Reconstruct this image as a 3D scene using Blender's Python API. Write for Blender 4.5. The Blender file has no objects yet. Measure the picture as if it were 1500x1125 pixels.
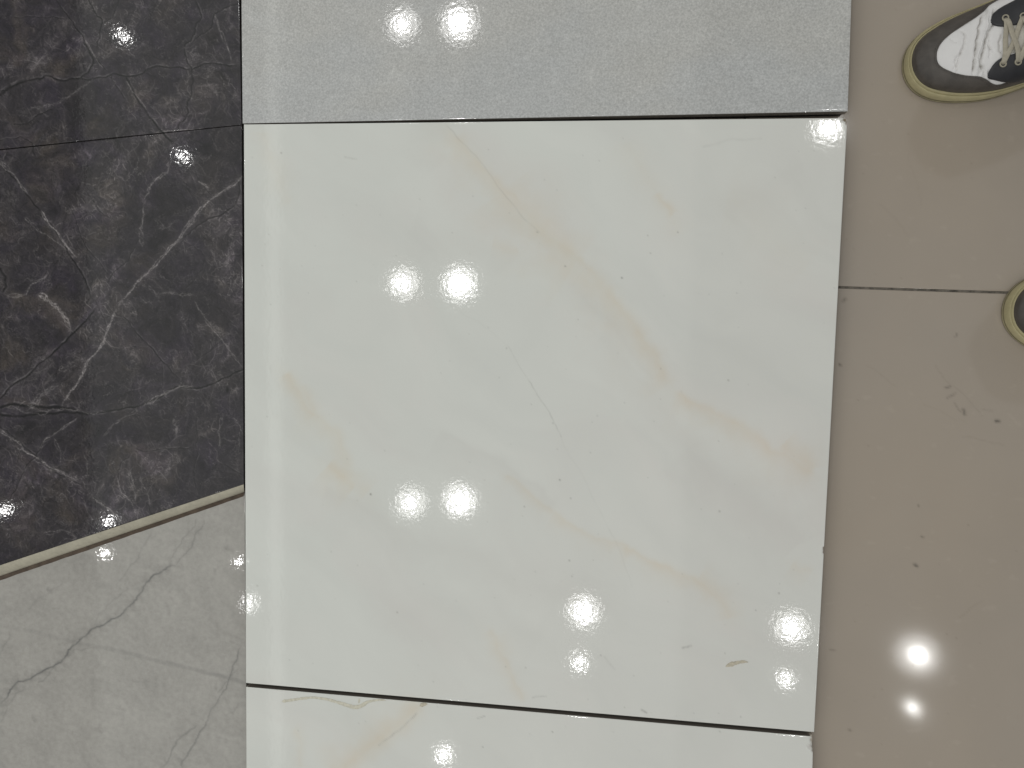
import bpy, bmesh, math, random
import numpy as np
from mathutils import Matrix, Vector

random.seed(4)
C = bpy.context.scene.collection
SC = bpy.context.scene

# ------------------------------------------------------------------ camera, light, exposure
F = 1127.0                                   # focal length in pixels of the 1500 px wide photograph
_u = np.array([-.1428, -.0722, 1.0]); _u /= np.linalg.norm(_u)
_X = np.array([8000., -217., 1127.]); _X -= _u*(_X @ _u); _X /= np.linalg.norm(_X)
_Y = np.cross(_u, _X)
R = np.array([_X, _Y, _u])                   # camera axes -> world axes
ZW = .022                                    # top of the raised display tiles above the floor
CAM = np.array([0., 0., ZW + .772])
cam = bpy.data.objects.new('camera', bpy.data.cameras.new('camera'))
C.objects.link(cam)
cam.data.sensor_width = 36
cam.data.lens = F/1500*36
cam.data.clip_start = .01
cam.data.clip_end = 100
M = Matrix(R.tolist()).to_4x4(); M.translation = Vector(CAM.tolist())
cam.matrix_world = M
SC.camera = cam

SC.view_settings.view_transform = 'Standard'
SC.view_settings.look = 'None'
SC.view_settings.exposure = 0
SC.view_settings.gamma = 1
w = bpy.data.worlds.new('World'); SC.world = w; w.use_nodes = True
w.node_tree.nodes['Background'].inputs[0].default_value = (.985, .99, .98, 1)
w.node_tree.nodes['Background'].inputs[1].default_value = .425
SC.cycles.max_bounces = 6
SC.cycles.sample_clamp_indirect = 4


def ray(px, py):
    d = R @ np.array([(px-750)/F, -(py-562.5)/F, -1.0])
    return d/np.linalg.norm(d)


def P(px, py, z=0.0):
    d = ray(px, py)
    return CAM + d*(z-CAM[2])/d[2]


CEIL = 3.05


def lamp(px, py, z, core, halo, lum=60., glow=7., col=(1, .99, .97), stretch=1.0):
    """a recessed ceiling downlight: bright LED and the dimmer reflector ring round it,
    placed where its mirror image in the glaze is seen"""
    h = P(px, py, z); d = ray(px, py)
    r = np.array([d[0], d[1], -d[2]])
    t = (CEIL-z)/r[2]
    p = h + r*t
    path = np.linalg.norm(h-CAM) + t
    for rad, L, dz in ((core, lum, 0), (halo, glow, .012)):
        if rad <= 0 or L <= 0:
            continue
        rr = rad*path/F
        ld = bpy.data.lights.new('downlight', 'AREA')
        ld.shape = 'ELLIPSE'
        ld.size = 2*rr; ld.size_y = 2*rr*stretch
        ld.energy = L*math.pi*(math.pi*rr*rr*stretch)
        ld.color = col
        o = bpy.data.objects.new('downlight', ld); C.objects.link(o)
        o.location = (p[0], p[1], CEIL+dz)


LUM = 75.
for a in ((589, 35, ZW, 9, 23), (672, 33, ZW, 16, 28),
          (590, 415, ZW, 11, 24), (673, 416, ZW, 18, 28),
          (601, 737, ZW, 10, 24), (673, 734, ZW, 16, 27),
          (855, 897, ZW, 14, 25), (849, 971, ZW, 6, 14),
          (1160, 921, ZW, 12, 24), (1151, 996, ZW, 5, 13),
          (1345, 960, 0, 11.5, 28), (1337, 1037, 0, 7, 9),
          (1214, 187, ZW, 12, 22), (362, 885, ZW, 4, 14), (650, 1107, ZW, 7, 13)):
    lamp(*a[:3], a[3]*.80, a[4]*.95, lum=LUM)
for a in ((180, 53, .021, 3.5, 6.5), (267, 229, .021, 3.5, 6.5), (160, 764, .021, 3.5, 6.5), (6, 748, .021, 3.5, 6.5),
          (154, 811, .010, 3.2, 7.5), (350, 822, .010, 3.0, 7)):
    lamp(*a, lum=130, glow=4)


def cove_or_fill(x0, x1, lum, y0=-500, y1=1700):
    """long ceiling strip"""
    q = []
    for px, py in ((x0, 560), (x1, 560)):
        h = P(px, py, ZW); d = ray(px, py); r = np.array([d[0], d[1], -d[2]])
        q.append(h + r*(CEIL-ZW)/r[2])
    cx = (q[0][0]+q[1][0])/2; wx = abs(q[1][0]-q[0][0])
    ld = bpy.data.lights.new('cove_or_fill_light', 'AREA'); ld.shape = 'RECTANGLE'
    ld.size = wx; ld.size_y = 7.0
    ld.energy = lum*math.pi*wx*7.0
    ld.color = (.97, 1, .95)
    o = bpy.data.objects.new('cove_or_fill_light', ld); C.objects.link(o)
    o.location = (cx, q[0][1], CEIL+.05)


cove_or_fill(386, 406, 1.35)
cove_or_fill(320, 430, .40)
for edge in (440, 465, 490, 515, 545, 575, 610, 650, 695, 745, 800, 860, 930, 1010):   # overlapping fill strips, added to make the left side brighter
    cove_or_fill(120, edge, .40)


# ------------------------------------------------------------------ numpy noise
def _hash(ix, iy, seed):
    n = (ix.astype(np.int64)*374761393 + iy.astype(np.int64)*668265263 + seed*1442695041) & 0x7fffffff
    n = ((n ^ (n >> 13))*1274126177) & 0x7fffffff
    n = (n ^ (n >> 16)) & 0x7fffffff
    return n/float(0x7fffffff)


def noise(x, y, seed=0):
    ix = np.floor(x).astype(np.int64); iy = np.floor(y).astype(np.int64)
    fx = x-ix; fy = y-iy
    ux = fx*fx*fx*(fx*(fx*6-15)+10); uy = fy*fy*fy*(fy*(fy*6-15)+10)

    def g(dx, dy):
        a = _hash(ix+dx, iy+dy, seed)*2*np.pi
        return np.cos(a)*(fx-dx) + np.sin(a)*(fy-dy)
    a = g(0, 0)*(1-ux) + g(1, 0)*ux
    b = g(0, 1)*(1-ux) + g(1, 1)*ux
    return (a*(1-uy)+b*uy)*1.5


def fbm(x, y, seed=0, octv=5, gain=.5):
    s = 0; a = 1.; f = 1.; t = 0
    for i in range(octv):
        s = s + a*noise(x*f+17.3*i, y*f-9.1*i, seed+i*31); t += a*a
        a *= gain; f *= 2.03
    return s/math.sqrt(t)


def sstep(a, b, x):
    t = np.clip((x-a)/(b-a), 0, 1)
    return t*t*(3-2*t)


def ridge(x, y, seed, width):
    return np.exp(-(np.abs(noise(x, y, seed))/width)**1.2)


def rough_line(pts, jit, rng, levels=4):
    pts = [np.array(p, float) for p in pts]
    for lv in range(levels):
        out = [pts[0]]
        for p, q in zip(pts, pts[1:]):
            d = q-p; L = np.linalg.norm(d)
            if L > 3:
                n = np.array([-d[1], d[0]])/L
                out.append((p+q)/2 + n*rng.normal()*jit*L)
            out.append(q)
        pts = out
    return np.array(pts)


def stroke(px, py, pts, reach):
    """unsigned distance, signed side and position along a polyline for points inside its reach"""
    x0, y0 = pts.min(0)-reach; x1, y1 = pts.max(0)+reach
    idx = np.nonzero((px > x0) & (px < x1) & (py > y0) & (py < y1))[0]
    if len(idx) == 0:
        return idx, None, None, None
    X = px[idx]; Y = py[idx]
    best = np.full(len(idx), 1e9); side = np.zeros(len(idx)); along = np.zeros(len(idx))
    seg = np.linalg.norm(np.diff(pts, axis=0), axis=1); cum = np.concatenate([[0], np.cumsum(seg)])
    for i in range(len(pts)-1):
        p = pts[i]; d = pts[i+1]-p; L2 = d @ d
        if L2 == 0:
            continue
        ex, ey = X-p[0], Y-p[1]
        t = np.clip((ex*d[0]+ey*d[1])/L2, 0, 1)
        qx = ex-t*d[0]; qy = ey-t*d[1]
        dd = qx*qx+qy*qy
        m = dd < best
        best[m] = dd[m]
        side[m] = (ex*d[1]-ey*d[0])[m]/math.sqrt(L2)
        along[m] = (cum[i]+t*seg[i])[m]
    return idx, np.sqrt(best), side, along/cum[-1]


# ------------------------------------------------------------------ materials
def nodes(name):
    m = bpy.data.materials.new(name); m.use_nodes = True
    nt = m.node_tree
    return m, nt, nt.nodes['Principled BSDF']


def glaze(name, color=None, attr=None, rough=.07, peel=2.2e-6, peel_scale=300., grain=0., grain_scale=900.,
          grain2=0., ior=1.5, rough_var=0., mottle=None, detail=2., spec=.5):
    m, nt, b = nodes(name)
    tc = nt.nodes.new('ShaderNodeTexCoord'); N = nt.nodes.new; K = nt.links.new
    if attr:
        a = N('ShaderNodeAttribute'); a.attribute_name = attr; col = a.outputs['Color']
    else:
        r = N('ShaderNodeRGB'); r.outputs[0].default_value = (*color, 1); col = r.outputs[0]

    def mult(col, fac_sock, lo, hi, amt=1.):
        mr = N('ShaderNodeMapRange'); mr.inputs[1].default_value = .25; mr.inputs[2].default_value = .75
        mr.inputs[3].default_value = lo; mr.inputs[4].default_value = hi
        K(fac_sock, mr.inputs[0])
        v = N('ShaderNodeVectorMath'); v.operation = 'SCALE'
        K(col, v.inputs[0]); K(mr.outputs[0], v.inputs['Scale'])
        return v.outputs[0]
    if mottle:
        for sc, amt, det in mottle:
            n = N('ShaderNodeTexNoise'); n.inputs['Scale'].default_value = sc; n.inputs['Detail'].default_value = det
            n.inputs['Roughness'].default_value = .6
            K(tc.outputs['Object'], n.inputs['Vector'])
            col = mult(col, n.outputs[0], 1-amt, 1+amt)
    if grain:
        n = N('ShaderNodeTexNoise'); n.inputs['Scale'].default_value = grain_scale
        n.inputs['Detail'].default_value = detail; n.inputs['Roughness'].default_value = .7
        K(tc.outputs['Object'], n.inputs['Vector'])
        col = mult(col, n.outputs[0], 1-grain, 1+grain)
    K(col, b.inputs['Base Color'])
    b.inputs['Roughness'].default_value = rough
    b.inputs['IOR'].default_value = ior
    b.inputs['Specular IOR Level'].default_value = spec
    if rough_var:
        n = N('ShaderNodeTexNoise'); n.inputs['Scale'].default_value = 25; n.inputs['Detail'].default_value = 5
        K(tc.outputs['Object'], n.inputs['Vector'])
        mr = N('ShaderNodeMapRange'); mr.inputs[3].default_value = rough-rough_var; mr.inputs[4].default_value = rough+rough_var
        K(n.outputs[0], mr.inputs[0]); K(mr.outputs[0], b.inputs['Roughness'])
    if peel:
        n = N('ShaderNodeTexNoise'); n.inputs['Scale'].default_value = peel_scale
        n.inputs['Detail'].default_value = 1.5
        K(tc.outputs['Object'], n.inputs['Vector'])
        bp = N('ShaderNodeBump'); bp.inputs['Strength'].default_value = 1.0; bp.inputs['Distance'].default_value = peel
        K(n.outputs[0], bp.inputs['Height']); K(bp.outputs[0], b.inputs['Normal'])
    return m


# ------------------------------------------------------------------ mesh helpers
def tag(o, label=None, cat=None, group=None, kind=None):
    if label: o['label'] = label
    if cat: o['category'] = cat
    if group: o['group'] = group
    if kind: o['kind'] = kind
    return o


def link(name, me, mat=None, parent=None, smooth=False):
    o = bpy.data.objects.new(name, me); C.objects.link(o)
    if mat is not None and len(me.materials) == 0:
        me.materials.append(mat)
    if parent is not None:
        o.parent = parent
    if smooth:
        me.polygons.foreach_set('use_smooth', [True]*len(me.polygons))
    return o


def mesh_np(name, V, Fc):
    me = bpy.data.meshes.new(name)
    me.from_pydata([tuple(v) for v in V], [], [tuple(f) for f in Fc]) if not isinstance(Fc, np.ndarray) else None
    if isinstance(Fc, np.ndarray):
        me.vertices.add(len(V)); me.vertices.foreach_set('co', np.asarray(V, np.float32).ravel())
        k = Fc.shape[1]
        me.loops.add(Fc.size); me.loops.foreach_set('vertex_index', Fc.astype(np.int32).ravel())
        me.polygons.add(len(Fc)); me.polygons.foreach_set('loop_start', np.arange(0, Fc.size, k, dtype=np.int32))
    me.update(calc_edges=True); me.validate()
    return me


def to_px(V):
    d = (V-CAM) @ R                            # world -> camera axes
    return 750 + F*d[:, 0]/-d[:, 2], 562.5 - F*d[:, 1]/-d[:, 2]


def tile_mesh(name, quad, us, vs, thick, bevel, colour, edge_col, chips=(), bottom=True):
    """a slab whose top outline is quad (TL, TR, BR, BL), finely divided on top so that the marbling
    can be stored on its vertices; rounded arris, straight sides, bottom"""
    TL, TR, BR, BL = [np.asarray(q, float) for q in quad]

    def bil(u, v):
        u = u[:, None]; v = v[:, None]
        return TL*(1-u)*(1-v) + TR*u*(1-v) + BR*u*v + BL*(1-u)*v
    wlen = (np.linalg.norm(TR-TL)+np.linalg.norm(BR-BL))/2
    hlen = (np.linalg.norm(BL-TL)+np.linalg.norm(BR-TR))/2
    eu, ev = bevel/wlen, bevel/hlen
    us = eu + (1-2*eu)*np.asarray(us); vs = ev + (1-2*ev)*np.asarray(vs)
    nu, nv = len(us), len(vs)
    U, Vv = np.meshgrid(us, vs)
    top = bil(U.ravel(), Vv.ravel())
    i = np.arange(nu-1); j = np.arange(nv-1)
    I, J = np.meshgrid(i, j); a = (J*nu+I).ravel()
    faces = [np.stack([a, a+nu, a+nu+1, a+1], 1)]
    # boundary loop, counter-clockwise seen from above (down the left side, along the bottom, up, back)
    loop = np.concatenate([np.arange(nv)*nu, (nv-1)*nu+np.arange(1, nu),
                           (np.arange(nv-2, -1, -1))*nu+nu-1, np.arange(nu-2, 0, -1)])
    bu = U.ravel()[loop]; bv = Vv.ravel()[loop]
    verts = [top]; prev = loop; base = len(top); nl = len(loop)
    for k, dz in ((.55, .16), (.88, .5), (1., 1.0), (1., None)):
        ru = np.where(bu <= eu+1e-9, eu*(1-k), np.where(bu >= 1-eu-1e-9, 1-eu*(1-k), bu))
        rv = np.where(bv <= ev+1e-9, ev*(1-k), np.where(bv >= 1-ev-1e-9, 1-ev*(1-k), bv))
        ring = bil(ru, rv); ring[:, 2] -= thick if dz is None else dz*bevel
        cur = base+np.arange(nl)
        faces.append(np.stack([prev, cur, np.roll(cur, -1), np.roll(prev, -1)], 1)[:, ::-1] if False else
                     np.stack([prev, cur, np.roll(cur, -1), np.roll(prev, -1)], 1))
        verts.append(ring); prev = cur; base += nl
    Vt = np.concatenate(verts); Fc = np.concatenate(faces)
    px, py = to_px(Vt)
    ntop = len(top)
    col = np.ones((len(Vt), 4), np.float32)
    col[:, :3] = colour(px, py)
    col[ntop+2*nl:, :3] = edge_col
    for (cx, cy, rx, ry, depth, ccol, seed) in chips:
        q = np.sqrt(((px-cx)/rx)**2+((py-cy)/ry)**2) + .35*fbm(px/5, py/5, seed, 3)
        k = sstep(1.05, .8, q)
        low = Vt[:, 2] > ZW-.004
        Vt[:, 2] -= np.where(low, k*depth*(1+.5*fbm(px/3, py/3, seed+5, 2)), 0)
        kk = (k*low)[:, None]
        col[:, :3] = col[:, :3]*(1-kk)+np.array(ccol)*kk
    me = mesh_np(name, Vt, Fc)
    at = me.attributes.new('tint', 'FLOAT_COLOR', 'POINT')
    at.data.foreach_set('color', col.ravel())
    return me


def bed_mesh(name, quad, z0, z1, inset):
    q = [np.asarray(p, float) for p in quad]; c = sum(q)/4
    V = []
    for z in (z0, z1):
        for p in q:
            d = c-p; n = p+d/np.linalg.norm(d)*inset*1.4
            V.append((n[0], n[1], z))
    return mesh_np(name, V, [(4, 5, 6, 7)[::-1], (0, 1, 2, 3), (0, 4, 5, 1)[::-1], (1, 5, 6, 2)[::-1], (2, 6, 7, 3)[::-1], (3, 7, 4, 0)[::-1]])


def spread(a, b, fine):
    return np.linspace(a, b, max(2, int(fine)))


# ------------------------------------------------------------------ floor
mat_slab = glaze('cement_screed', (.10, .095, .085), rough=.9, peel=0, grain=.2, grain_scale=300)
bm = bmesh.new(); bmesh.ops.create_cube(bm, size=1)
bmesh.ops.scale(bm, vec=(4.6, 4.6, .06), verts=bm.verts); bmesh.ops.translate(bm, vec=(.1, 0, -.0395), verts=bm.verts)
me = bpy.data.meshes.new('floor'); bm.to_mesh(me); bm.free()
floor = tag(link('floor', me, mat_slab), kind='structure')


def floor_colour(px, py):
    n = fbm(px/420, py/420, 3, 4)*.035 + fbm(px/60, py/60, 8, 4)*.012
    c = np.array([.366, .315, .260])*(1+n)[:, None]
    warm = fbm(px/300+4, py/300, 12, 3)[:, None]
    c = c*(1+warm*np.array([.012, 0, -.02]))
    rng = np.random.RandomState(7)
    k = np.zeros(len(px))
    # scuffs, grit and scratches seen on the floor
    for pts, wd, it in (([(1370, 535), (1400, 568), (1440, 610)], 1.0, .12), ([(1270, 536), (1312, 565)], 1.0, .09),
                        ([(1352, 592), (1415, 618)], 1.0, .07), ([(1385, 568), (1392, 566)], 1.8, .45), ([(1388, 583), (1399, 576)], 1.6, .4),
                        ([(1398, 590), (1412, 606)], 1.2, .3), ([(1411, 600), (1413, 607)], 2.2, .6), ([(1459, 617), (1463, 617)], 2.2, .95),
                        ([(1235, 441), (1238, 438)], 2.4, .45), ([(1399, 494), (1402, 489)], 1.2, .5),
                        ([(1340, 827), (1343, 829)], 2.2, .85), ([(1350, 786), (1352, 787)], 1.5, .6), ([(1230, 534), (1231, 535)], 1.8, .8),
                        ([(1215, 952), (1223, 953)], 1.1, .5), ([(1244, 1069), (1246, 1070)], 1.5, .7), ([(1345, 740), (1346, 742)], 1.3, .5),
                        ([(1410, 640), (1470, 652)], 1.3, .10), ([(1330, 220), (1350, 300)], 1.4, .05), ([(1405, 905), (1440, 880)], 1.2, .12),
                        ([(1440, 600), (1455, 602)], 1.4, .15), ([(1290, 300), (1330, 345)], 2.0, .05)):
        ln = rough_line(pts, .05, rng, 3)
        i, d, s, t = stroke(px, py, ln, 8)
        if len(i):
            k[i] = np.maximum(k[i], it*np.exp(-(d/wd)**2)*(.6+.4*np.clip(noise(t*9, t*0, 3)*2+.5, 0, 1)))
    for _ in range(130):
        x, y = rng.uniform(1190, 1560), rng.uniform(-60, 1180)
        i = np.nonzero((abs(px-x) < 4) & (abs(py-y) < 4))[0]
        k[i] = np.maximum(k[i], rng.uniform(.04, .25)*np.exp(-(((px[i]-x)**2+(py[i]-y)**2)/rng.uniform(.5, 1.6))))
    c = c*(1-k)[:, None] + np.array([.05, .045, .035])*k[:, None]
    lt = sstep(.55, .9, fbm(px/30, py/18, 50, 4))[:, None]*.05
    return c*(1+lt)


mat_floor = glaze('polished_porcelain', attr='tint', rough=.07, peel=8.0e-7, peel_scale=90., grain=.025, grain_scale=1400)
J0 = P(1230, 420.8, 0); J1 = P(1475, 428.6, 0)
fx = (J1-J0)/np.linalg.norm(J1-J0); fy = np.array([-fx[1], fx[0], 0])
FO = J0 - fx*.10
S, G = .60, .0011
mesh_far = None
for r in range(-3, 3):
    for c in range(-3, 3):
        o0 = FO + fx*(c*S) + fy*(r*S)
        a, b_ = G, S-G
        quad = [o0+fx*a+fy*b_, o0+fx*b_+fy*b_, o0+fx*b_+fy*a, o0+fx*a+fy*a]
        seen = c == 0 and r in (0, -1)
        if seen:
            us = spread(0, 1, 330); vs = spread(0, 1, 400)
            me = tile_mesh('floor_tile', quad, us, vs, .009, .0007, floor_colour, (.2, .18, .15))
            link('floor_tile', me, mat_floor, floor)
        else:
            if mesh_far is None:
                cx = FO*0
                q0 = [cx+fx*a+fy*b_, cx+fx*b_+fy*b_, cx+fx*b_+fy*a, cx+fx*a+fy*a]
                mesh_far = tile_mesh('floor_tile', q0, spread(0, 1, 3), spread(0, 1, 3), .009, .0007,
                                     lambda px, py: np.tile(np.array([.366, .315, .260]), (len(px), 1)), (.2, .18, .15))
                mesh_far.materials.append(mat_floor)
            o = link('floor_tile', mesh_far, None, floor); o.location = o0.tolist()
# grout in the joint between the two tiles in view (dirt in it is uneven)
gm = glaze('dirty_grout', (.13, .115, .095), rough=.9, peel=0, mottle=[(160, .75, 3)])
V = []; n = 160
for k in range(n):
    p = J0 - fx*.09 + fx*(.59*k/(n-1))
    z = -.0005 - .0009*abs(noise(np.array([k*.35]), np.array([.5]), 4)[0])
    V += [tuple(p-fy*.0016+np.array([0, 0, z])), tuple(p+fy*.0016+np.array([0, 0, z]))]
link('grout_joint', mesh_np('grout_joint', V, [(2*k, 2*k+2, 2*k+3, 2*k+1) for k in range(n-1)]), gm, floor)


# ------------------------------------------------------------------ the white marble-look tiles
def band(px, py, pts, wl, wr, rng, jit=.07):
    """soft vein: sharp on one side, fading on the other; wl/wr widths in px left and right of travel"""
    ln = rough_line(pts, jit, rng, 4)
    out = np.zeros(len(px))
    i, d, s, t = stroke(px, py, ln, 3*max(wl, wr))
    if len(i):
        wob = 1+.55*fbm(px[i]/38, py[i]/38, 77, 4)
        wd = np.where(s > 0, wl, wr)*np.clip(wob, .25, 2)
        fade = sstep(0, .06, t)*sstep(1, .94, t)
        out[i] = np.exp(-(d/wd)**1.35)*(.25+.75*fade)
    return out


def white_colour(px, py):
    rng = np.random.RandomState(3)
    base = np.array([.706, .720, .674])
    wx = px + 60*fbm(px/260, py/260, 5, 3); wy = py + 60*fbm(px/260, py/260, 6, 3)
    # drifting grey clouds along the diagonal
    al = (wx*.78+wy*.62); ac = (-wx*.62+wy*.78)
    cl = fbm(al/420, ac/95, 21, 5); c2 = fbm(wx/120, wy/120, 25, 5)
    grey = .5+.5*np.clip(cl*.9+c2*.3, -1.2, 1.2)
    col = base*(1-.085*grey[:, None]*np.array([1., .99, .97]))
    warm = sstep(-.2, 1.1, fbm(al/300+3, ac/120, 41, 4))
    warm = .6*warm + .55*sstep(500, 1150, px+.5*(py-560))
    col = col*(1+warm[:, None]*np.array([.010, -.024, -.020]))
    peach = np.zeros(len(px)); ochre = np.zeros(len(px)); mauve = np.zeros(len(px))

    def P_(pts, wl, wr, it, jit=.07):
        nonlocal peach
        peach = np.maximum(peach, 1.02*it*band(px, py, pts, wl, wr, rng, jit))
    P_([(655, 183), (672, 205), (705, 245), (735, 275), (765, 305), (800, 345), (840, 372), (880, 412), (900, 440), (930, 478), (948, 505), (965, 535), (985, 570)], 8, 22, .62)
    P_([(735, 275), (770, 310), (810, 355), (850, 385)], 26, 34, .58)
    P_([(845, 385), (880, 425), (915, 465)], 8, 26, .40)
    P_([(985, 572), (1020, 592), (1060, 612), (1110, 640), (1150, 664), (1196, 698)], 7, 20, .58)
    P_([(1145, 650), (1170, 668), (1185, 690)], 16, 15, .55)
    P_([(418, 545), (440, 580), (462, 612)], 8, 14, .62)
    P_([(440, 560), (460, 600), (480, 625), (500, 650), (515, 690)], 8, 20, .42)
    P_([(480, 680), (505, 700), (520, 715)], 15, 18, .70)
    P_([(500, 695), (540, 722)], 12, 16, .40)
    P_([(962, 282), (975, 300), (986, 316)], 8, 8, .66)
    P_([(740, 695), (775, 722), (812, 752)], 3, 9, .45)
    P_([(808, 748), (850, 776), (885, 790), (925, 803)], 3, 12, .42)
    P_([(908, 800), (945, 818), (985, 835), (1020, 850), (1050, 878)], 5, 13, .58)
    P_([(1020, 850), (1045, 866), (1060, 885), (1070, 908)], 14, 12, .50)
    P_([(716, 920), (728, 950), (748, 985), (765, 1030)], 5, 10, .45)
    P_([(725, 935), (735, 960)], 12, 10, .35)
    P_([(1160, 825), (1190, 838)], 6, 12, .30)
    P_([(915, 205), (935, 240), (960, 280), (1000, 345)], 16, 18, .20)
    P_([(1060, 295), (1130, 350), (1180, 400)], 40, 40, .12)
    P_([(385, 190), (400, 240), (425, 300)], 14, 14, .25)
    P_([(720, 360), (760, 365)], 16, 12, .35)
    P_([(620, 1030), (590, 1056), (560, 1080), (520, 1112), (495, 1140)], 12, 20, .75)
    P_([(428, 1070), (442, 1090), (440, 1125)], 6, 6, .35)
    fine = np.clip(.86+.32*fbm(px/30, py/30, 91, 4), .3, 1.3)
    peach = (peach*fine)[:, None]
    col = col*(1-peach*np.array([.022, .120, .228]))
    # grey-violet shoulders beside the veins
    for pts, wl, wr, it in (([(640, 630), (700, 662), (760, 700), (820, 745)], 5, 26, .5), ([(960, 560), (900, 480), (850, 430)], 18, 10, .35),
                            ([(560, 780), (640, 800), (720, 830), (800, 870), (900, 900)], 20, 30, .45), ([(1000, 650), (1080, 720), (1180, 800)], 30, 40, .5),
                            ([(640, 250), (600, 210), (660, 190)], 30, 30, .3), ([(470, 720), (560, 760), (620, 800)], 12, 24, .5),
                            ([(1060, 320), (1120, 290), (1180, 240)], 25, 25, .3), ([(880, 480), (940, 560), (1000, 640), (1040, 700)], 20, 34, .4),
                            ([(560, 930), (680, 900), (800, 940)], 30, 40, .25), ([(600, 330), (680, 360), (740, 400)], 30, 30, .3)):
        mauve = np.maximum(mauve, it*band(px, py, pts, wl, wr, rng))
    col = col*(1-mauve[:, None]*np.array([.085, .10, .10]))
    # pale patches
    pale = band(px, py, [(840, 300), (900, 350), (960, 400), (1010, 500)], 40, 40, rng)*.5 + band(px, py, [(700, 520), (760, 640), (820, 700)], 40, 40, rng)*.35
    col = col*(1+pale[:, None]*np.array([.02, .025, .03]))
    # hairline
    k = np.zeros(len(px))
    for pts, wd, it in (([(745, 508), (760, 535), (775, 558)], .8, .13), ([(775, 558), (795, 590), (812, 620), (822, 640)], .8, .26),
                        ([(822, 640), (850, 690), (880, 750), (892, 775)], 1.0, .05), ([(892, 775), (905, 800), (926, 860)], 1.1, .07),
                        ([(640, 420), (700, 470), (745, 508)], 1.2, .04), ([(655, 185), (690, 222), (735, 280), (790, 340)], 1.0, .16),
                        ([(1030, 215), (1115, 203)], 1.6, .10), ([(560, 178), (600, 180)], 1.2, .05), ([(505, 230), (522, 233)], 1.3, .2),
                        ([(610, 1045), (585, 1070), (555, 1092)], 1.1, .30), ([(700, 1052), (710, 1049)], 1.1, .4), ([(885, 962), (900, 980)], 1.6, .13),
                        ([(780, 1022), (800, 1020)], 1.2, .25), ([(940, 1040), (947, 1044)], 1.6, .5), ([(1000, 949), (1012, 946)], 1.6, .4)):
        ln = rough_line(pts, .03, rng, 3)
        i, d, s, t = stroke(px, py, ln, 8)
        if len(i):
            k[i] = np.maximum(k[i], it*np.exp(-(d/wd)**2)*np.clip(.75+.7*noise(t*7, t*0+1, 3), 0, 1))
    # pin holes and grit
    dots = [(828, 390, .6), (911, 407, .8), (787, 340, .5), (1067, 557, .6), (949, 345, .4), (993, 340, .5), (953, 371, .4), (968, 540, .4), (543, 724, .9),
            (820, 703, .7), (836, 730, .5), (768, 742, .5), (834, 821, .6), (838, 844, .4), (1054, 749, .6), (1141, 869, .6), (1062, 957, .35), (865, 663, .3),
            (875, 609, .3), (915, 590, .3), (1107, 894, .4), (412, 224, .5), (377, 858, .4), (880, 960, .5), (582, 897, .5), (707, 1094, .5), (809, 1072, .5),
            (1054, 1072, .4), (1085, 1050, .4), (915, 1036, .3), (770, 978, .4), (437, 1070, .3), (742, 510, .4), (810, 620, .4)]
    rr = np.random.RandomState(9)
    dots += [(rr.uniform(360, 1235), rr.uniform(185, 1120), rr.uniform(.05, .3)) for _ in range(160)]
    for x, y, it in dots:
        i = np.nonzero((abs(px-x) < 5) & (abs(py-y) < 5))[0]
        k[i] = np.maximum(k[i], it*np.exp(-(((px[i]-x)**2+(py[i]-y)**2)/(.8+1.1*it))))
    return col*(1-k)[:, None] + np.array([.17, .165, .14])*k[:, None]


mat_white = glaze('white_marble_glaze', attr='tint', rough=.040, peel=3.1e-5, peel_scale=250., grain=.006, grain_scale=500)
mat_bed = glaze('tile_adhesive', (.055, .045, .038), rough=.95, peel=0, mottle=[(90, .3, 3)])
mat_bed_grey = glaze('grey_adhesive', (.03, .028, .026), rough=.95, peel=0, mottle=[(90, .3, 3)])
BODY = (.13, .115, .10)


def on(p, q, t):
    return np.asarray(p)+(np.asarray(q)-np.asarray(p))*t


wTL = P(357.2, 182.2, ZW); wTR = P(1241.2, 172.6, ZW); wBR = P(1192.5, 1072.5, ZW); wBL = P(360.3, 1000.5, ZW)
quad = [wTL, wTR, wBR, wBL]
me = tile_mesh('white_marble_tile', quad, spread(0, 1, 560), spread(0, 1, 560), .010, .00035, white_colour, BODY,
               chips=((1243, 169, 9, 13, .004, (.33, .27, .19), 3), (1209, 806, 3.0, 7, .002, (.25, .21, .17), 6)))
white1 = tag(link('white_marble_tile', me, mat_white), 'large square glossy white marble-look tile with peach veins, whole in the middle of the display',
             'tile', 'white marble-look tiles')
link('adhesive_bed', bed_mesh('adhesive_bed', quad, .0004, ZW-.0101, .0015), mat_bed_grey, white1)

bTL = P(360.4, 1006.2, ZW); bTR = P(1191.2, 1079.0, ZW)
dn = (wBL-wTL)/np.linalg.norm(wBL-wTL); dn2 = (P(1190.2, 1125, ZW)-bTR); dn2 /= np.linalg.norm(dn2)
bBL = bTL+dn*.6; bBR = bTR+dn2*.6
quad = [bTL, bTR, bBR, bBL]
vs = np.concatenate([np.linspace(0, .17, 70), np.linspace(.2, 1, 8)])
me = tile_mesh('white_marble_tile', quad, spread(0, 1, 400), vs, .010, .00035, white_colour, BODY,
               chips=((1193, 1085, 6, 17, .0035, (.45, .40, .33), 8), (1188, 1094, 6, 4, .001, (.7, .68, .64), 12)))
white2 = tag(link('white_marble_tile', me, mat_white), 'white marble-look tile with a chipped corner, cut off by the bottom edge of the photo',
             'tile', 'white marble-look tiles')
link('adhesive_bed', bed_mesh('adhesive_bed', quad, .0004, ZW-.0101, .0015), mat_bed_grey, white2)

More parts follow.
